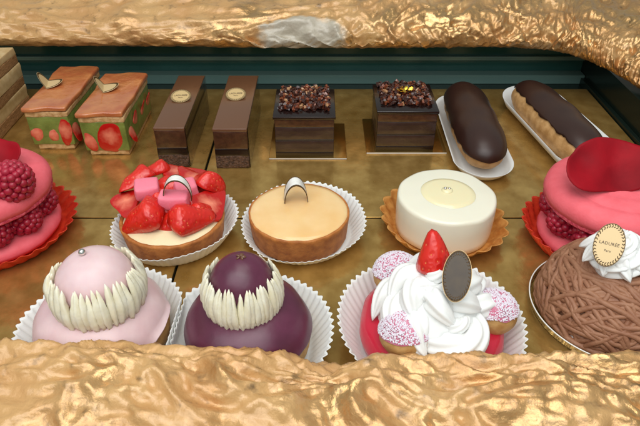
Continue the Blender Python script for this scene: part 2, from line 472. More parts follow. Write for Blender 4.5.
def text_mesh(body, size, name, parent, loc, rot):
    cu = bpy.data.curves.new('lettering', 'FONT'); cu.body = body; cu.size = size * S
    cu.align_x = 'CENTER'; cu.align_y = 'CENTER'; cu.extrude = .004 * S; cu.resolution_u = 3
    t = bpy.data.objects.new('tmp', cu); COL.objects.link(t)
    dg = bpy.context.evaluated_depsgraph_get()
    me = bpy.data.meshes.new_from_object(t.evaluated_get(dg)); bpy.data.objects.remove(t)
    me.materials.clear(); me.materials.append(M['ink'])
    o = bpy.data.objects.new(name, me); COL.objects.link(o); o.parent = parent
    o.location = [c * S for c in loc]; o.rotation_euler = rot
    return o

def oval(b, rx, ry, z0, z1, bend=None, mi=0, n=40, ring=None):
    """flat oval sheet with thickness; bend(x,y,z)->point"""
    vs, fs = [], []
    rows = 9
    for z in (z0, z1):
        for j in range(rows + 1):
            q = j / rows
            if ring: q = ring + (1 - ring) * q
            for k in range(n):
                a = 2 * PI * k / n
                p = (rx * q * math.cos(a), ry * q * math.sin(a), z)
                vs.append(bend(*p) if bend else p)
    L = (rows + 1) * n
    for s in (0, 1):
        for j in range(rows):
            for k in range(n):
                k2 = (k + 1) % n
                fs.append(tuple(s * L + i for i in (j * n + k, j * n + k2, (j + 1) * n + k2, (j + 1) * n + k)))
    for k in range(n):
        k2 = (k + 1) % n
        fs.append((rows * n + k, rows * n + k2, L + rows * n + k2, L + rows * n + k))
        if ring: fs.append((k, k2, L + k2, L + k))
    b.add(vs, fs, mi)

LG = 'oval paper labels on the pastries'
def flat_label(label, loc, rot, rx, ry, face='card', border='card_border', text=True, bend=None, garland=True, rim=.84):
    t = thing('oval_label', label, 'label', loc, rot, LG)
    b = MB(); oval(b, rx, ry, 0, .04, bend); b.build('card', face, t)
    if garland:
        if bend:
            b = MB(); oval(b, rx * .97, ry * .97, .045, .055, bend, ring=rim - .03); b.build('border', border, t)
        else:
            b = MB(); n = 34
            for k in range(n):
                a = 2 * PI * k / n
                q = rim + .04
                for s in (-1, 1):
                    m4 = Matrix.Rotation(a + s * .8, 3, 'Z')
                    b.ball((rx * (q + s * .045) * math.cos(a), ry * (q + s * .045) * math.sin(a), .045), (rx * .085, rx * .035, .012), 8, 4, mat4=m4)
            oval(b, rx * .995, ry * .995, .03, .05, None, ring=.965)
            b.build('border', border, t)
    if text:
        text_mesh('LADURÉE', rx * .31, 'lettering', t, (0, ry * .05, .05), (0, 0, 0))
        text_mesh('Paris', rx * .22, 'lettering', t, (0, -ry * .28, .05), (0, 0, 0))
    return t

def face_camera(loc, roll=0, tip=0):
    """rotation turning local +Z to the camera and then rolling"""
    d = Vector((0, 0, H)) - Vector(loc)
    d.normalize()
    up = Vector((0, 0, 1)); x = up.cross(d).normalized(); y = d.cross(x)
    m = Matrix((x, y, d)).transposed() @ Matrix.Rotation(roll, 3, 'Z') @ Matrix.Rotation(tip, 3, 'X')
    return m.to_euler()

def arch_label(label, loc, rotz, w, ht, r, ends=.4):
    """oval card curled into a standing arch"""
    t = thing('curled_label', label, 'label', loc, (0, 0, rotz), LG)
    b = MB()
    Ltot = ht * 2 + r * 2
    def bend(x, y, z):
        # y along the strip -> arch in local XZ, x -> local Y
        s = y / (Ltot / 2)
        a = PI * (.5 - s * .60)
        rr = r + z
        lx = math.cos(a) * rr
        lz = math.sin(a) * rr * ht / r
        return (lx, x, lz)
    oval(b, w / 2, Ltot / 2, 0, .04, bend, n=48)
    b.build('card', 'silverpaper', t)
    b = MB(); oval(b, w / 2 * .8, Ltot / 2 * .8, -.02, -.005, bend, n=48); b.build('printed_face', 'cardtan', t)
    b = MB(); oval(b, w / 2 * 1.02, Ltot / 2 * 1.01, .0, .055, bend, n=48, ring=.86); b.build('border', 'card_border', t)
    return t

def strawberry_mesh(b, c, L, R, m4, half=False, mi=0):
    """strawberry along local +Z (tip up); half: cut flat on -Y"""
    vs, fs = [], []
    nu, nv = 26, 16
    prof = []
    for j in range(nv + 1):
        q = j / nv
        r = R * (math.sin(PI * min(1, q * .5 + .5 * q ** 1.5)) ** .62 if 0 < q < 1 else 0)
        r = R * min(1, q / .2) ** .5 * max(0, 1 - q) ** .54 * 1.12
        z = L * (q - .38)
        prof.append((r, z))
    mb2 = MB(); mb2.lathe(prof, nu)
    out = []
    for (x, y, z) in mb2.v:
        n = 1 + .07 * nz(x + c[0] * 3, y + c[1] * 3, z, 1.1)
        p = Vector((x * n, y * n, z))
        if half and p.y < 0: p.y *= .06
        out.append(Vector(c) + m4 @ p)
    o = len(b.v)
    b.add(out, mb2.f, mi)
    if half:
        for i, q in enumerate(mb2.f):
            if all(mb2.v[k][1] < .02 for k in q): b.m[len(b.m) - len(mb2.f) + i] = 1

def rmat(rx, ry, rz):
    return Matrix.Rotation(rz, 3, 'Z') @ Matrix.Rotation(ry, 3, 'Y') @ Matrix.Rotation(rx, 3, 'X')

def raspberry(name, parent, c, r, m4=None, L=1.15):
    b = MB(); m4 = m4 or Matrix.Identity(3)
    b.ball((0, 0, 0), (r * .8, r * .8, r * L * .85), 14, 10)
    n = 84; ga = PI * (3 - 5 ** .5)
    for i in range(n):
        z = 1 - 1.86 * (i + .5) / n
        q = math.sqrt(max(0, 1 - z * z)); a = i * ga
        sh = (1 - .22 * max(0, z)) 
        s = r * .2 * rnd.uniform(.9, 1.1)
        b.ball((q * math.cos(a) * r * .86 * sh, q * math.sin(a) * r * .86 * sh, z * r * L * .86), s, 8, 6)
    b.v = [tuple(m4 @ Vector(p)) for p in b.v]
    return b.build(name, 'rasp', parent, loc=c)

def bead(parent, c, r=.2):
    b = MB(); b.ball((0, 0, 0), r, 16, 10)
    return b.build('silver_bead', 'silver', parent, loc=c)

WC = 'white pleated paper cases'
# ------------------------------------------------------------------ religieuses
def religieuse(c, label, ice, kind, seed, top_off, ks, kl):
    t = thing('choux_bun_cake', label, 'pastry', (c.x, c.y, .12), (0, 0, 0), 'iced double choux buns with cream collars')
    wob = lambda r, z, th: (r * (1 + .018 * noise.noise(Vector((math.cos(th) * 1.3, math.sin(th) * 1.3, seed + z * .3)))), z)
    b = MB()
    b.lathe([(r_ * kl, z_) for r_, z_ in [(0, 0), (2.8, 0), (3.5, .2), (3.92, .8), (4.0, 1.5), (3.9, 2.2), (3.5, 3.0), (2.8, 3.7), (1.2, 4.0), (0, 4.05)]], 72, wob)
    b.build('lower_bun', 'choux', t, jitter=(.07, 1.4))
    b = MB()
    def wi(r, z, th):
        e = .45 * noise.noise(Vector((math.cos(th) * 1.6, math.sin(th) * 1.6, seed + 3))) + .2 * noise.noise(Vector((math.cos(th) * 4, math.sin(th) * 4, seed)))
        k = smoothstep(2.4, 1.0, z)
        r2, _ = wob(r, z, th)
        return r2, z + (e + .45 + .45 * math.cos(th)) * k
    b.lathe([(r_ * kl, z_) for r_, z_ in [(0, 4.2), (1.2, 4.18), (2.2, 4.05), (2.9, 3.78), (3.45, 3.36), (3.86, 2.75), (4.08, 2.05), (4.12, 1.4), (4.06, 1.02), (3.96, .95), (3.88, 1.0)]], 96, wi)
    b.build('lower_icing', ice, t, jitter=(.09, .6))
    ox, oy = top_off
    b = MB()
    b.lathe([(r_ * ks, z_) for r_, z_ in [(0, 3.9), (1.6, 3.9), (2.3, 4.2), (2.5, 4.8), (2.4, 5.4), (2.0, 5.9), (0, 6.2)]], 56, wob, c=(ox, oy, 0))
    b.build('upper_bun', 'choux', t, jitter=(.05, 1.5))
    b = MB()
    b.lathe([(r_ * ks, z_) for r_, z_ in [(0, 7.2), (.5, 7.17), (1.0, 7.05), (1.45, 6.85), (1.85, 6.55), (2.15, 6.2), (2.38, 5.75), (2.46, 5.35), (2.4, 5.2), (2.3, 5.25)]], 72, wob, c=(ox, oy, 0))
    b.build('upper_icing', ice, t, jitter=(.03, .8))
    b = MB(); n = 46
    # piped base ring, then strokes pulled up from it to a point
    ring = [(ox + 2.62 * ks * math.cos(k_ * PI / 60), oy + 2.62 * ks * math.sin(k_ * PI / 60), 4.12 + .05 * math.sin(k_ * 1.7)) for k_ in range(121)]
    b.tube(ring, .2, 10)
    for i in range(n):
        a = 2 * PI * (i + rnd.uniform(-.15, .15)) / n
        topz = 6.5 + rnd.uniform(-.3, .2) - .45 * max(0, math.sin(a)); lowz = 3.86 + rnd.uniform(-.2, .14)
        da = rnd.uniform(-.08, .08); lean_ = rnd.uniform(-.06, .08)
        path = []
        for j in range(12):
            q = j / 11
            z = lowz + (topz - lowz) * q
            rr = (2.74 - .12 * q - .5 * max(0, q - .5) ** 1.3 + .10 * math.sin(PI * q)) * ks + lean_ * q
            aa = a + da * q
            path.append((ox + rr * math.cos(aa), oy + rr * math.sin(aa), z))
        w0 = rnd.uniform(.22, .275) * (.4 + .6 * ks)
        b.tube(path, lambda q: w0 * max(.06, (.45 + 2.2 * q if q < .25 else 1) * (1 if q < .5 else (1 - (q - .5) / .5) ** .5)), 12,
               cross=lambda a_: 1 + .2 * math.cos(4 * a_), twist=rnd.uniform(-.6, .6))
    b.build('cream_collar', 'butter', t, jitter=(.05, 2.5))
    if kind == 'bead':
        bead(t, (ox - .35, oy + .1, 7.33), .2)
    else:
        b = MB()  # brown blobs added to draw the dark dent in the top icing
        for i in range(5):
            a = i * 1.3
            b.ball((ox + .05 + .16 * math.cos(a), oy + .2 + .16 * math.sin(a), 7.2), (.16, .12, .07), 8, 5, mat4=rmat(.3 * i, .2, a))
        b.build('dark_dent', 'ganache', t)
    return t
cP = at(103, 323, 2); cV = at(249, 327, 2)
religieuse(cP, 'pale pink iced double choux bun with a silver bead on top', 'pink_ice', 'bead', 1.0, (.35, .0), .90, .97)
religieuse(cV, 'dark violet iced double choux bun with a cream collar', 'violet_ice', 'petal', 5.0, (-.15, .0), .76, .93)  # last kind picks the blobs drawn for the dark dent
fluted_case('paper_case', 'white pleated paper case under the pink iced choux bun', (cP.x - .1, cP.y), 3.8, 5.1, 1.9, 60, .1, 'paper', WC, seed=1, lean=(.15, .1), press=(math.atan2(cV.y - cP.y, cV.x - cP.x), (cV - cP).length / 2 - .07))
fluted_case('paper_case', 'white pleated paper case under the violet iced choux bun', (cV.x - .1, cV.y), 3.8, 5.1, 1.9, 60, .1, 'paper', WC, seed=2, lean=(.1, 0), press=(math.atan2(cP.y - cV.y, cP.x - cV.x), (cV - cP).length / 2 - .07))

# ------------------------------------------------------------------ lemon tart
c = at(299, 210, 2.3)
t = thing('lemon_tart', 'round lemon tart with shiny yellow glaze and brown crust', 'tart', (c.x, c.y, .1))
b = MB(); b.lathe([(0, 0), (3.45, 0), (3.62, .1), (3.8, 1.9), (3.82, 2.08), (3.74, 2.16), (3.6, 2.12), (3.5, 1.95), (0, 1.9)], 96)
b.build('crust', 'crust', t, jitter=(.05, 1.6))
b = MB(); b.lathe([(0, 2.34), (2, 2.33), (3.2, 2.28), (3.55, 2.2), (3.7, 2.1), (3.72, 1.98)], 96); b.build('lemon_glaze', 'lemon', t, jitter=(.03, .7))
fluted_case('paper_case', 'white pleated paper case under the lemon tart', (c.x + .3, c.y + .15), 3.75, 4.75, 1.35, 58, .085, 'paper', WC, seed=3, lean=(.2, .3))
p = at(296, 201, 2.4)
arch_label('silvery curled label standing on the lemon tart', (p.x, p.y, 2.45), .12, 1.2, 1.7, .85)

# ------------------------------------------------------------------ strawberry tart
c = at(172, 212, 2.2)
t = thing('strawberry_tart', 'small round tart piled with glazed strawberries and pink cubes', 'tart', (c.x, c.y, .1))
b = MB(); b.lathe([(0, 0), (3.5, 0), (3.68, .1), (3.9, 1.6), (3.92, 1.75), (3.8, 1.82), (3.66, 1.78), (3.55, 1.6), (0, 1.5)], 96)
b.build('crust', 'crust', t, jitter=(.06, 1.6))
b = MB(); b.lathe([(0, 2.2), (1.5, 2.15), (2.8, 1.95), (3.4, 1.82), (3.62, 1.7)], 72); b.build('almond_cream', 'custard', t, jitter=(.08, 1))
# (pixel x, pixel y, height of the berry's centre, long axis heading, pitch from flat, length, radius)
berries = [(148, 218, 2.7, 195, 3.9, 1.45), (186, 220, 2.65, 25, 3.6, 1.35), (126, 201, 2.8, 290, 3.2, 1.15),
           (209, 204, 2.8, 75, 3.6, 1.4), (207, 186, 3.0, 120, 3.2, 1.3), (141, 183, 3.1, 235, 3.2, 1.3),
           (180, 171, 3.1, 12, 3.9, 1.1), (158, 174, 2.9, 200, 3.0, 1.1), (196, 178, 3.2, 150, 3.2, 1.2),
           (167, 210, 2.55, 355, 3.2, 1.2), (168, 224, 2.1, 185, 2.6, .95), (160, 201, 2.8, 60, 2.8, 1.1), (200, 214, 2.4, 60, 2.6, 1.0), (170, 193, 2.5, 90, 3, 1.3)]
for (px, py, z, hd, L, R) in berries:
    q = at(px, py, z) - Vector((c.x, c.y, .1))
    outw = Vector((q.x, q.y, 0)); outw.normalize()
    N = (outw * rnd.uniform(.5, .8) + Vector((0, 0, 1))).normalized()
    if px in (209, 180, 126, 196): N = -(outw * .35 + Vector((.2, -.25, 1))).normalized()      # lies with its cut face up
    T = Vector((math.cos(math.radians(hd)), math.sin(math.radians(hd)), -.12)); T = (T - N * T.dot(N)).normalized()
    m4 = Matrix((N.cross(T), N, T)).transposed()
    b = MB()
    strawberry_mesh(b, (0, 0, 0), L, R, m4, half=True)
    b.build('strawberry_half', ['straw', 'berry_face'], t, loc=q, jitter=(.14, .8))
for (px, py, z, rz, sx, sy) in [(147, 189, 3.85, .35, 1.75, 1.5), (174, 200, 3.7, .06, 2.1, 1.2), (186, 189, 3.6, .5, 1.6, 1.4)]:
    q = at(px, py, z) - Vector((c.x, c.y, .1))
    b = MB(); b.box(-sx / 2, sx / 2, -sy / 2, sy / 2, -.6, .6)
    b.build('rose_cube', 'cube', t, loc=q, rot=(.15, rnd.uniform(-.2, .2), rz), bevel=.2, cuts=2, jitter=(.13, .9))
fluted_case('paper_case', 'white pleated paper case under the strawberry tart', (c.x + .05, c.y + .05), 3.8, 4.75, 1.45, 58, .085, 'paper', WC, seed=4, lean=(.3, .05))
p = at(178, 197, 4.0)
arch_label('curled label standing among the strawberries and pink cubes', (p.x, p.y, 4.1), .1, .8, 1.5, .95)

# ------------------------------------------------------------------ ivory cake
c = at(447, 194, 3.2)
t = thing('ivory_cake', 'ivory glazed round cake with a pale jelly disc on top', 'cake', (c.x, c.y, .12))
b = MB(); b.lathe([(0, 0), (3.55, 0), (3.66, .1), (3.7, .6), (3.72, 1.6), (3.72, 2.75), (3.68, 2.93), (3.59, 3.03), (3.45, 3.06), (2, 3.07), (0, 3.08)], 96)
b.build('glazed_body', 'white_glaze', t, jitter=(.07, .6))
b = MB(); b.lathe([(0, 3.2), (1.6, 3.19), (1.95, 3.15), (2.06, 3.05)], 64, lambda r, z, th: (r * (1 + .02 * math.cos(2 * th + 1)), z)); b.build('jelly_disc', 'jelly', t, loc=(.1, .15, 0))
b = MB(); b.lathe([(0, 3.36), (.3, 3.34), (.42, 3.26), (.44, 3.18)], 24); b.build('jelly_drop', 'jelly', t, loc=(.05, .3, 0))
bead(t, (-.12, .28, 3.40), .13)
bead(t, (.2, .32, 3.36), .1)
fluted_case('foil_case', 'golden brown foil case with wide flutes under the ivory cake', (c.x - .05, c.y - .1), 3.85, 4.8, 1.2, 22, .16, 'gold_case', 'foil cases with wide flutes', seed=5, wav=.12)

# ------------------------------------------------------------------ macaron cakes
def macaron_cake(c, label, R, rl, berries_, topkind):
    t = thing('macaron_cake', label, 'cake', (c.x, c.y, .12), (0, 0, 0), 'pink macaron cakes with raspberries')
    rl_off = lambda r, z, th: (r * (1 + .012 * noise.noise(Vector((math.cos(th) * 2, math.sin(th) * 2, c.x)))), z)
    b = MB(); b.lathe([(0, .25), (rl * .85, .25), (rl * .97, .35), (rl, .7), (rl * .97, 1.05), (rl * .9, 1.3), (rl * .6, 1.45), (0, 1.5)], 96, rl_off)
    b.build('lower_shell', 'mac', t, jitter=(.05, 1.5))
    b = MB(); b.lathe([(0, 1.2), (3.0, 1.2), (3.4, 1.5), (3.4, 3.1), (3.0, 3.4), (0, 3.4)], 60); b.build('rose_cream', 'whip', t)
    n = berries_
    for i in range(n):
        a = 2 * PI * (i + .35) / n
        raspberry('raspberry', t, ((rl - 1.3) * math.cos(a), (rl - 1.3) * math.sin(a), 2.45), 1.36, rmat(PI / 2, 0, a + PI / 2), 1.1)
    # upper shell: foot ring, then domed body with piping ring
    b = MB(); b.lathe([(0, 3.4), (R * .8, 3.4), (R * .95, 3.42), (R * .985, 3.58), (R * .96, 3.8)], 120,
                      lambda r, z, th: (r * (1 + .014 * noise.noise(Vector((math.cos(th) * 14, math.sin(th) * 14, z * 3)))), z))
    b.build('upper_foot', 'mac_foot', t)
    b = MB(); b.lathe([(R * .93, 3.7), (R * .98, 3.8), (R * 1.005, 4.15), (R * .99, 4.6), (R * .93, 4.98), (R * .84, 5.2), (R * .77, 5.25), (R * .735, 5.2), (R * .72, 5.22), (R * .69, 5.33), (R * .62, 5.45),
                       (R * .52, 5.49), (R * .48, 5.45), (R * .44, 5.52), (R * .25, 5.58), (0, 5.6)], 120, rl_off)
    b.build('upper_shell', 'mac', t, jitter=(.05, .9))
    return t
def petal(parent, c, rx, ry, rot, cup, seed):
    b = MB(); vs, fs = [], []; n, rows = 48, 14
    for j in range(rows + 1):
        q = j / rows
        for k in range(n):
            a = 2 * PI * k / n
            shape = 1 + .10 * math.cos(2 * a + .5) + .09 * math.cos(3 * a + seed) + .05 * noise.noise(Vector((math.cos(a) * 2.5, math.sin(a) * 2.5, seed))) - .10 * max(0, math.cos(a - PI / 2 + .3)) ** 10
            x = rx * q * math.cos(a) * shape; y = ry * q * math.sin(a) * shape
            z = cup * ((x / rx) ** 2 * 1.0 + (y / ry) ** 2 * .35) + .16 * q * q * math.sin(3 * a + seed) + .4 * nz(x, y, seed, .5) - .25 * q ** 6 * max(0, math.sin(a))
            vs.append((x, y, z))
    for j in range(rows):
        for k in range(n):
            k2 = (k + 1) % n
            fs.append((j * n + k, j * n + k2, (j + 1) * n + k2, (j + 1) * n + k))
    b.add(vs, fs)
    return b.build('rose_petal', 'petal', parent, loc=c, rot=rot, solid=.05)
FC = 'foil cases with wide flutes'
cI = Vector((21.4, 35.0, 0))
t = macaron_cake(cI, 'pink macaron cake topped by a large dark red rose petal', 5.0, 4.8, 10, 'petal')
q = at(608, 166, 6.9) - Vector((cI.x, cI.y, .12))
petal(t, q, 3.0, 2.25, (math.radians(46), math.radians(-6), math.radians(8)), .75, 2)
fluted_case('foil_case', 'red foil case under the petal topped macaron cake', (cI.x, cI.y), 4.9, 5.75, 1.3, 34, .17, 'red_case', FC, seed=6, wav=.1)
cI2 = Vector((-25.0, 36.0, 0))
t = macaron_cake(cI2, 'pink macaron cake with a raspberry on top, beside the strawberry tart', 4.95, 4.8, 10, 'berry')
q = at(12, 181, 6.0) - Vector((cI2.x, cI2.y, .12))
raspberry('raspberry', t, q, 1.5, rmat(.5, .6, 0), 1.1)
q = at(-22, 190, 6.0) - Vector((cI2.x, cI2.y, .12))
raspberry('raspberry', t, q, 1.25, rmat(.5, -.6, 1), 1.1)
q = at(1, 153, 6.3) - Vector((cI2.x, cI2.y, .12))
petal(t, q, 1.7, 1.3, (math.radians(50), .1, -.2), .5, 4)
fluted_case('foil_case', 'red foil case under the raspberry topped macaron cake', (cI2.x, cI2.y), 4.9, 5.9, 1.2, 34, .17, 'red_case', FC, seed=7, wav=.1)

# ------------------------------------------------------------------ saint-honore
c = at(432, 318, 2)
t = thing('cream_cake', 'whipped cream cake with sugared choux puffs and half a strawberry', 'cake', (c.x, c.y, .12))
B = Vector((c.x, c.y, .12))
b = MB(); b.lathe([(0, 0), (3.9, 0), (4.25, .25), (4.4, .9), (4.3, 1.6), (3.9, 2.0), (2, 2.2), (0, 2.2)], 80,
                  lambda r, z, th: (r * (1 + .03 * noise.noise(Vector((math.cos(th) * 2, math.sin(th) * 2, 3)))), z))
b.build('crimson_base', 'pink_fondant', t, jitter=(.08, .9))
def sugared(px, py, z, r):
    q = at(px, py, z) - B
    b = MB(); b.ball((0, 0, 0), (r, r, r * .92), 36, 20); o = b.build('choux_puff', 'choux', t, loc=q, jitter=(.07, 1.3))
    b = MB(); prof = [(0, r * .98)]
    for i in range(1, 10):
        a = i / 9 * 1.45; prof.append((r * 1.04 * math.sin(a), r * .98 * math.cos(a)))
    b.lathe(prof, 48, lambda rr, zz, th: (rr, zz + (.22 * noise.noise(Vector((math.cos(th) * 2, math.sin(th) * 2, px))) if rr > r * .8 else 0)))
    b.build('pink_glaze', 'puff_glaze', o, rot=(-.3, 0, 0))
    b = MB()
    m4 = rmat(-.3, 0, 0)
    for i in range(2300):
        z_ = 1 - rnd.random() * .86; a = rnd.uniform(0, 2 * PI); s = math.sqrt(max(0, 1 - z_ * z_))
        p_ = m4 @ Vector((r * 1.04 * s * math.cos(a), r * 1.04 * s * math.sin(a), r * .98 * z_))
        k = rnd.uniform(.03, .055)
        b.ball(p_, (k, k, k * 1.5), 5, 4, mat4=rmat(rnd.uniform(0, 3), rnd.uniform(0, 3), 0))
    g_ = b.build('sugar_grains', 'sugar', o); g_['kind'] = 'stuff'
sugared(397, 275, 3.3, 1.5); sugared(405, 334, 2.75, 1.5); sugared(493, 312, 2.7, 1.42)

def star(n, d): return lambda a: 1 + d * math.cos(n * a)
b = MB()
# core dome
b.lathe([(0, 5.6), (1.1, 5.3), (2.2, 4.4), (3.0, 3.2), (3.3, 2.2), (3.2, 1.9), (0, 1.9)], 48)
# piped whorls: each a star-nozzle swirl spiralling from the foot up and in
def swirl(cx, cy, z0, R0, hgt, turns, r0, a0, dirn=1, n=7, d=.16, top=.35, rmin=.15):
    path = []
    N = int(40 * turns)
    for i in range(N + 1):
        q = i / N
        a = a0 + dirn * 2 * PI * turns * q
        rr = R0 * (1 - q) ** .8 + rmin * q
        path.append((cx + rr * math.cos(a), cy + rr * math.sin(a), z0 + hgt * q ** 1.1))
    b.tube(path, lambda q: r0 * (1 - (1 - top) * q ** 1.5) * min(1, .35 + 6 * q) * (1 if q < .96 else max(.05, (1 - q) / .04)), 42, star(n, d), twist=dirn * 3.0 * turns)
swirl(1.0, -1.9, 2.2, 1.5, 1.9, 1.8, 1.0, 1.2, 1, 8, .1, top=.3)
# two tiers of short star-nozzle shells, their tails pulled outward
def shell(a0, r0, r1, z0, z1, wd, hook):
    path = []
    for j in range(17):
        q = j / 16
        rr = r0 + (r1 - r0) * q; z = z0 + (z1 - z0) * q ** 1.8 + .4 * math.sin(PI * q)
        aa = a0 + hook * q * q
        path.append((rr * math.cos(aa), rr * math.sin(aa), z))
    b.tube(path, lambda q: wd * max(.03, math.sin(PI * (.3 + .7 * q)) ** .85), 42, star(7, .11), twist=1.5)
for i in range(10):
    a = 2 * PI * i / 10 + .3 + rnd.uniform(-.08, .08)
    if 4.6 < a < 5.9: continue
    shell(a, 1.9, 3.75 + rnd.uniform(-.15, .15), 3.3, 2.2, .85, .45)
for i in range(7):
    a = 2 * PI * i / 7 + rnd.uniform(-.08, .08)
    shell(a, 1.0, 2.75 + rnd.uniform(-.15, .15), 4.5, 3.6, .82, .55)
swirl(.1, -.1, 4.4, 1.15, 1.5, 1.5, .9, 2.2, 1, 8, .1)
b.build('whipped_cream', 'whip', t, jitter=(.06, .8))
p = at(434, 258, 6.2); q = p - B
b = MB(); strawberry_mesh(b, (0, 0, 0), 2.9, 1.08, rmat(math.radians(14), math.radians(9), math.radians(178)), half=True)
b.build('strawberry_half', ['straw', 'straw_cut'], t, loc=q, jitter=(.08, .8))
fluted_case('paper_case', 'wide white pleated paper case under the whipped cream cake', (c.x, c.y), 4.4, 5.7, 2.0, 64, .1, 'paper', WC, seed=8, lean=(-.1, .1), wav=.1)
p = at(457, 276, 6.4); p += (Vector((0, 0, H)) - p).normalized() * .5
flat_label('dark brown oval label stuck upright in whipped cream beside a strawberry', p, face_camera(p, math.radians(4), math.radians(-10)), .76, 1.42, 'cardback', 'card_border', text=False)
b = MB(); oval(b, .78, 1.44, -.02, .03, None, ring=.955); b.build('rim', 'cardtan', [o for o in bpy.data.objects if o.name.startswith('oval_label')][-1])

# ------------------------------------------------------------------ chestnut dome
c = Vector((19.1, 27.6, 0)); B = Vector((c.x, c.y, .15))
t = thing('chestnut_cake', 'dome cake of brown chestnut cream strands with a white rosette', 'cake', B)
b = MB(); b.lathe([(0, .1), (4.0, .1), (4.35, .6), (4.3, 1.6), (3.8, 2.8), (2.8, 3.9), (1.4, 4.4), (0, 4.5)], 64); b.build('core', 'chestnut', t)
b = MB()
def dome(a, s):
    """point on the dome: s 0 at the apex .. 1 at the foot"""
    e = s * 1.62
    return Vector((4.75 * math.sin(min(e, PI / 2)) * math.cos(a), 4.75 * math.sin(min(e, PI / 2)) * math.sin(a), .35 + 4.25 * math.cos(min(e, 1.62)) if e < 1.62 else .3))
for i in range(165):
    # random noodle: a wandering great-circle arc on the dome
    a0 = rnd.uniform(0, 2 * PI); s0 = rnd.uniform(.2, 1.0)
    n = 64
    d0 = Vector((math.sin(s0 * 1.5) * math.cos(a0), math.sin(s0 * 1.5) * math.sin(a0), math.cos(s0 * 1.5)))
    # heading mostly along the contour, loosely wandering
    tang = Vector((0, 0, 1)).cross(d0).normalized()
    hd = rnd.gauss(.05, .28) + (PI if rnd.random() < .5 else 0)
    tang = Matrix.Rotation(hd, 3, d0) @ tang
    step = rnd.uniform(.028, .05); lift = rnd.uniform(-.04, .22); curv = rnd.gauss(0, .03); sd = rnd.uniform(0, 99)
    path = []; r_ = rnd.uniform(.155, .185)
    for j in range(n):
        w_ = noise.noise(Vector((j * .11, sd, 0))) * .2 + curv
        tang = Matrix.Rotation(w_, 3, d0) @ tang
        d0 = (d0 + tang * step).normalized(); tang = (tang - d0 * tang.dot(d0)).normalized()
        if d0.z < -.02: d0.z = -.02
        sag = lift + .10 * noise.noise(Vector((j * .2, sd, 7))) - .55 * (max(0, 1 - j / 6) ** 1.5 + max(0, 1 - (n - 1 - j) / 6) ** 1.5)
        path.append((d0.x * (4.5 + sag), d0.y * (4.5 + sag), .45 + max(-.2, d0.z) * (4.1 + sag)))
    b.tube(path, lambda q: r_ * (1 if .03 < q < .97 else .6), 9)
b.build('chestnut_strands', 'chestnut', t)
b = MB()
off = at(619, 250, 5.4) - B
b.lathe([(0, off.z + .3), (1.1, off.z - .2), (1.5, 4.2), (0, 4.0)], 32, c=(off.x, off.y, 0))
swirl(off.x, off.y, 4.75, 1.15, 1.55, 1.8, .85, 2.6, 1, 8, .2)
for i in range(9):
    a = 2 * PI * i / 9 + .2
    path = [(off.x + (.7 + 1.5 * q) * math.cos(a + .3 * q), off.y + (.7 + 1.5 * q) * math.sin(a + .3 * q), 5.35 - .75 * q ** 1.5) for q in [j / 10 for j in range(11)]]
    b.tube(path, lambda q: .52 * max(.05, math.sin(PI * (.3 + .7 * q)) ** .8), 24, star(5, .2), twist=.8)
b.build('cream_rosette', 'whip', t, jitter=(.04, 1))
# meringue foot peeking out under the strands
b = MB(); b.lathe([(0, .02), (4.3, .02), (4.62, .15), (4.6, .5), (4.2, .7), (0, .8)], 80); b.build('meringue_foot', 'whip', t, jitter=(.1, 1.5))
b = MB()
b.lathe([(0, .0), (4.7, .0), (4.95, .12), (5.08, .6), (5.18, .64), (5.13, .56), (5.02, .06)], 110)
o = b.build('plastic_dish', 'plastic', loc=(c.x, c.y, .02)); tag(o, 'clear plastic dish holding the chestnut cream dome', 'dish')
b = MB(); rim = [(5.15 * math.cos(2 * PI * k / 96), 5.15 * math.sin(2 * PI * k / 96), .65) for k in range(97)]
b.tube(rim, .045, 8); b.build('rim', 'silverpaper', o)
p = at(609, 245, 6.0); p += (Vector((0, 0, H)) - p).normalized() * .95
flat_label('gilt oval label with dark lettering leaning on the white rosette', p, face_camera(p, math.radians(5), math.radians(-6)), .84, 1.3, 'card', 'card_border')

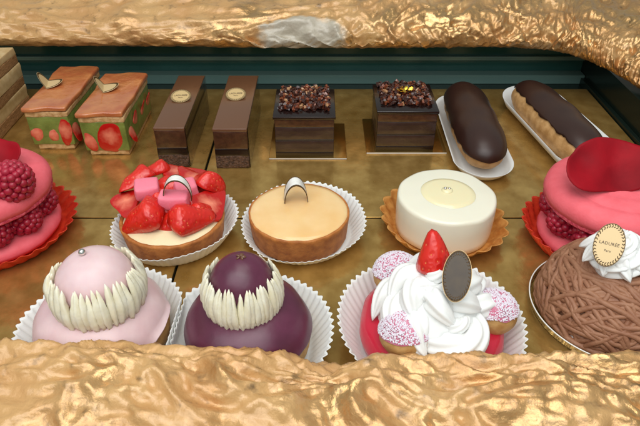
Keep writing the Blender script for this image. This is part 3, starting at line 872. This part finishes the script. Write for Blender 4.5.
# ------------------------------------------------------------------ back row: pistachio slices
def fraisier(x0, x1, y0, y1, label, fruit):
    cx, cy = (x0 + x1) / 2, (y0 + y1) / 2
    w, l = x1 - x0, y1 - y0
    t = thing('strawberry_slice', label, 'cake slice', (cx, cy, .03), (0, 0, 0), 'strawberry and pistachio slices')
    hw, hl = w / 2, l / 2
    b = MB(); b.box(-hw + .3, hw - .15, -hl + .1, hl - .05, 0, .6); b.build('biscuit_base', 'biscuit', t, bevel=.1, cuts=3, jitter=(.09, 1.2))
    b = MB(); b.box(-hw, hw, -hl, hl, .5, 3.5); b.build('pistachio_cream', 'pistachio', t, bevel=.12, cuts=3, jitter=(.08, .8))
    b = MB(); b.box(-hw - .03, hw + .03, -hl - .03, hl + .03, 3.4, 3.95); b.build('biscuit_top', 'biscuit', t, bevel=.1, cuts=3, jitter=(.08, 1.2))
    b = MB(); b.box(-hw - .12, hw + .12, -hl - .12, hl + .12, 3.9, 4.45)
    b.build('glaze', 'peach', t, bevel=.2, bseg=4, cuts=4, jitter=(.2, .6))
    # halved strawberries showing on the cut faces
    def cutface(rx, rz, loc, side, tilt):
        b = MB(); sd = rnd.uniform(0, 50)
        b.ball((0, 0, 0), (rx, .12, rz), 30, 18, fn=lambda q: 1 + .22 * noise.noise(Vector((q.x * 1.3, q.z * 1.3, sd))) - .16 * q.z)
        b.build('strawberry_half', 'berry_face', t, loc=(loc[0] - .035, loc[1], loc[2]) if side else (loc[0], loc[1] + .035, loc[2]), rot=(0, tilt, 0) if not side else (tilt, 0, PI / 2))
    for (fx, z_, rx, rz, tl) in fruit: cutface(rx, rz, (fx * hw, -hl, z_), False, tl)
    for i in range(4):
        cutface(rnd.uniform(.6, 1.0), rnd.uniform(1.1, 1.5), (hw, -hl + l * (i + .5 + rnd.uniform(-.15, .15)) / 4, 1.95 + rnd.uniform(-.2, .15)), True, rnd.uniform(-.4, .4))
    return t
fraisier(-27.2, -23.3, 49, 58.6, 'strawberry pistachio slice beside the layered slice, with orange glaze', [(-.66, 1.75, .62, .75, .3), (.08, 1.6, .48, .6, 0), (.70, 2.05, .6, 1.4, .1)])
fraisier(-21.9, -17.8, 47.9, 56.8, 'strawberry pistachio slice beside the chocolate slices, with orange glaze', [(-.70, 1.6, .58, 1.05, -.2), (.26, 2.0, 1.25, 1.5, .25)])

def folded_label(label, px, py):
    p = at(px, py, 4.5)
    def bend(x, y, z):
        # creased across the middle: one half lies on the cake, the other stands up
        if x < 0:
            a = math.radians(118)
            return (math.cos(a) * -x - 0 + math.sin(a) * z * 0, y, math.sin(a) * -x + z * .3 + .03)
        return (x, y, z + .06 + .28 * (x / 1.4) ** 2)
    t = thing('folded_label', label, 'label', (p.x, p.y, 4.5), (0, 0, math.radians(14)), LG)
    b = MB(); oval(b, 1.45, 1.0, 0, .04, bend, n=56); b.build('card', 'card', t)
    b = MB(); oval(b, 1.42, .97, .042, .05, bend, ring=.86, n=56); b.build('border', 'card_border', t)
folded_label('folded oval label on the strawberry slice nearest the layered slice', 48, 85)
folded_label('folded oval label on the strawberry slice nearest the chocolate slices', 104, 89)

# ------------------------------------------------------------------ chocolate slices
def choc_slice(x0, x1, y0, y1, label):
    cx, cy = (x0 + x1) / 2, (y0 + y1) / 2; hw, hl = (x1 - x0) / 2, (y1 - y0) / 2
    t = thing('chocolate_slice', label, 'cake slice', (cx, cy, .03), (0, 0, 0), 'long chocolate slices with oval labels')
    b = MB(); b.box(-hw, hw, -hl, hl, 0, 1.3); b.build('praline_base', 'praline', t, bevel=.08, cuts=3, jitter=(.09, 1.3))
    b = MB(); b.box(-hw, hw, -hl, hl, 1.2, 2.0); b.build('dark_layer', 'dark', t, bevel=.06, cuts=2, jitter=(.05, 1.1))
    b = MB(); b.box(-hw, hw, -hl, hl, 1.95, 3.75); b.build('chocolate_mousse', 'mousse', t, bevel=.08, cuts=3, jitter=(.05, 1.1))
    b = MB(); b.box(-hw - .02, hw + .02, -hl - .02, hl + .02, 3.7, 4.0); b.build('ganache_top', 'ganache', t, bevel=.07, bseg=3)
    b = MB()
    b.box(hw + .06, hw + .085, -hl + .1, hl - .1, .02, 4.08)
    b.build('clear_band', 'plastic', t, smooth=False)
    return t
choc_slice(-14.6, -11.9, 45.8, 57.3, 'long chocolate slice beside the strawberry pistachio slices')
choc_slice(-9.4, -6.4, 45.6, 57.3, 'long chocolate slice beside the nib topped chocolate squares')

for (px, py, lb) in [(181, 98, 'gilt oval label on the chocolate slice nearest the strawberry slices'), (236, 96, 'gilt oval label on the chocolate slice nearest the chocolate squares')]:
    p = at(px, py, 4.1)
    flat_label(lb, (p.x, p.y, 4.3), (math.radians(15), 0, math.radians(4)), .98, .95, 'cardtan', 'card_border', text=True)

# ------------------------------------------------------------------ chocolate squares
def choc_square(x0, x1, y0, label, gold):
    y1 = y0 + 6.0
    cx, cy = (x0 + x1) / 2, (y0 + y1) / 2; hw, hl = (x1 - x0) / 2, 3.0
    t = thing('chocolate_square', label, 'cake', (cx, cy, .12), (0, 0, 0), 'square chocolate cakes topped with nibs')
    lay = [('dark', 0, .45), ('mousse', .45, 1.6), ('dark', 1.6, 1.72), ('mousse', 1.72, 3.0), ('mousse', 3.0, 3.8)]
    b = MB(); mats = ['dark', 'square_layer', 'mousse']
    for (m, z0, z1) in lay:
        e = 0
        b.box(-hw + .12 - e, hw - .12 + e, -hl + .12 - e, hl - .12 + e, z0, z1 - .002, 0 if m == 'dark' else (2 if z1 > 3.5 else 1))
    b.build('layered_body', mats, t, bevel=.03, bseg=2, cuts=2, jitter=(.05, 1.0))
    b = MB(); b.box(-hw, hw, -hl, hl, 3.8, 4.1); b.build('chocolate_plate', 'dark', t, bevel=.05, bseg=2)
    b = MB()
    for i in range(640):
        x, y = rnd.uniform(-hw + .5, hw - .55), rnd.uniform(-hl + 1.15, hl - .25)
        k = rnd.uniform(.1, .2)
        m4 = rmat(rnd.uniform(0, 6), rnd.uniform(0, 6), rnd.uniform(0, 6))
        z = 4.18 + rnd.random() * .36
        o = len(b.v)
        b.box(-k, k, -k * .75, k * .75, -k * .6, k * .6, rnd.choices([0, 1, 2], [6, 3.2, .6])[0])
        for j in range(o, len(b.v)):
            q = m4 @ (Vector(b.v[j]) * rnd.uniform(.8, 1.15)); b.v[j] = (q.x + x, q.y + y, q.z + z)
    nb = b.build('nib_topping', ['nib', 'nib2', 'nib3'], t, smooth=False); nb['kind'] = 'stuff'
    if gold:
        b = MB()
        for i in range(9):
            a = i * 2.4; q = .12 * i ** .6
            b.ball((q * 1.8 * math.cos(a) , q * 1.4 * math.sin(a), 4.7 + rnd.uniform(0, .12)), (.28, .2, .04), 7, 5, mat4=rmat(rnd.uniform(-.7, .7), rnd.uniform(-.7, .7), a))
        b.build('gold_flake', 'goldfleck', t, loc=(-.1, .3, 0), smooth=False)
    return t
choc_square(-4.25, 1.4, 47.5, 'chocolate square topped with nibs, beside the long chocolate slices', False)
choc_square(5.2, 10.9, 48.6, 'chocolate square with a gold flake on its nibs', True)
for (x0, x1, y0, lb) in [(-4.75, 2.5, 47.15, 'thin gilt card under the chocolate square beside the long slices'), (4.4, 12.0, 48.2, 'thin gilt card under the chocolate square with a gold flake')]:
    b = MB(); b.box(x0, x1, y0, y0 + 7.0, .01, .16); b.m[2] = 1
    o = b.build('cake_card', ['gilt_base', 'paper_thin'], bevel=.02, bseg=2, smooth=False); tag(o, lb, 'card', 'gilt cards under the chocolate squares')

# ------------------------------------------------------------------ eclairs
def eclair(p0, p1, R, label, roll, plabel):
    v = Vector(p1) - Vector(p0); L = v.length; mid = (Vector(p0) + Vector(p1)) / 2
    yaw = math.atan2(v.y, v.x)
    t = thing('eclair', label, 'eclair', (mid.x, mid.y, .1), (0, 0, yaw), 'chocolate iced eclairs')
    hl = L / 2
    def body(off, a0, a1, wav, inner=0, na=40, nx=60):
        b = MB(); vs, fs = [], []
        for i in range(nx + 1):
            u = math.sin(PI / 2 * (-1 + 2 * i / nx))
            x = (hl + off) * u
            e = max(0, 1 - abs(u) ** 4.6) ** .5
            for k in range(na + 1):
                a = a0 + (a1 - a0) * k / na
                rr = (R + off) * e * (1 + .05 * noise.noise(Vector((x * .35, math.cos(a), 3))))
                aa = a + wav * noise.noise(Vector((x * 1.1, a0, 5))) * (1 if k in (0, na) else 0) * 1
                vs.append((x, rr * math.cos(aa) * 1.02, R * .84 + rr * math.sin(aa) * .86))
        for i in range(nx):
            for k in range(na):
                fs.append((i * (na + 1) + k, i * (na + 1) + k + 1, (i + 1) * (na + 1) + k + 1, (i + 1) * (na + 1) + k))
        b.add(vs, fs); return b
    body(0, 0, 2 * PI, 0).build('pastry_shell', 'eclair', t, jitter=(.08, 1.0))
    b = body(.09, math.radians(8) + roll, math.radians(172) + roll, .16)
    b.build('chocolate_icing', 'icing_choc', t, jitter=(.10, .45), solid=.14)
    # smooth boat-shaped paper
    b = MB(); vs, fs = [], []; n = 72; rows = [(0, R * .75, .0), (.25, R * .85, .0), (.5, R * 1.0, .2), (.75, R * (1.15 if roll == 0 else 1.3), .6), (1, R * (1.28 if roll == 0 else 1.5), .95 if roll == 0 else 1.5)]
    ring = lambda rr: [((hl - R * .9) * (1 if math.cos(2 * PI * k / n) > 0 else -1) + rr * math.cos(2 * PI * k / n), rr * math.sin(2 * PI * k / n)) for k in range(n)]
    for (q, rr, z) in rows:
        for k, (x, y) in enumerate(ring(rr)):
            vs.append((x, y, z + q * .25 * noise.noise(Vector((x * .3, y * .3, L)))))
    for j in range(len(rows) - 1):
        for k in range(n):
            k2 = (k + 1) % n
            fs.append((j * n + k, j * n + k2, (j + 1) * n + k2, (j + 1) * n + k))
    fs.append(tuple(range(n)))
    b.add(vs, fs)
    o = b.build('paper_tray', 'paper_thin', loc=(mid.x + (.75 if roll else 0), mid.y + (.5 if roll else 0), .03), rot=(0, 0, yaw), solid=.03)
    tag(o, plabel, 'paper tray', 'white paper trays under the eclairs')
eclair((14.9, 58.4, 0), (14.6, 43.5, 0), 2.1, 'chocolate iced eclair beside the gold flaked chocolate square', 0, 'white paper tray under the eclair beside the chocolate square')
eclair((21.6, 58.6, 0), (23.7, 43.6, 0), 2.15, 'chocolate iced eclair lying askew near the dark side wall', math.radians(-26), 'white paper tray under the askew eclair near the side wall')

# ------------------------------------------------------------------ layered slice
t = thing('layered_slice', 'tall layered pastry slice of puff pastry and cream beside a strawberry slice', 'cake slice', (-34.0, 53.3, .03))
hw, hl = 2.6, 5.6
zz = 0
for (m, h_, nm) in [('mf_pastry', 1.1, 'puff_layer'), ('mf_cream', 1.3, 'cream_layer'), ('mf_pastry', 1.0, 'puff_layer'), ('mf_cream', 1.4, 'cream_layer'), ('mf_pastry', .9, 'puff_layer'), ('mf_cream', .7, 'icing')]:
    b = MB(); e = rnd.uniform(0, .12)
    b.box(-hw + e, hw - e, -hl + e, hl - e, zz, zz + h_ + .03); b.seed = zz * 3
    b.build(nm, m, t, bevel=.1, cuts=3, jitter=(.12, 1.3)); zz += h_

# ------------------------------------------------------------------ light
def area(name, loc, target, sx, sy, watts, color):
    l = bpy.data.lights.new(name, 'AREA'); l.shape = 'RECTANGLE'; l.size = sx * S; l.size_y = sy * S; l.energy = watts; l.color = color
    o = bpy.data.objects.new(name, l); COL.objects.link(o); o.location = Vector(loc) * S
    d = Vector(target) - Vector(loc); o.rotation_euler = d.to_track_quat('-Z', 'Y').to_euler()
area('street_daylight', (-14, -32, 92), (0, 30, 0), 150, 90, 10, (.97, .985, 1))
area('case_lamp', (4, 24, 90), (0, 24, 0), 80, 50, 3.2, (1, .97, .92))
wd = bpy.data.worlds.new('World'); sc.world = wd; wd.use_nodes = True
wd.node_tree.nodes['Background'].inputs[0].default_value = (.72, .82, .80, 1)
wd.node_tree.nodes['Background'].inputs[1].default_value = .4

cam = bpy.data.cameras.new('camera'); co = bpy.data.objects.new('camera', cam); COL.objects.link(co)
co.location = (0, 0, H * S); co.rotation_euler = (PI / 2 - PITCH, 0, 0)
cam.sensor_width = 36; cam.lens = 36 * F / 640; cam.clip_start = .01; cam.clip_end = 50
sc.camera = co
vs_ = sc.view_settings; vs_.view_transform = 'Standard'; vs_.look = 'None'; vs_.exposure = .15; vs_.gamma = 1
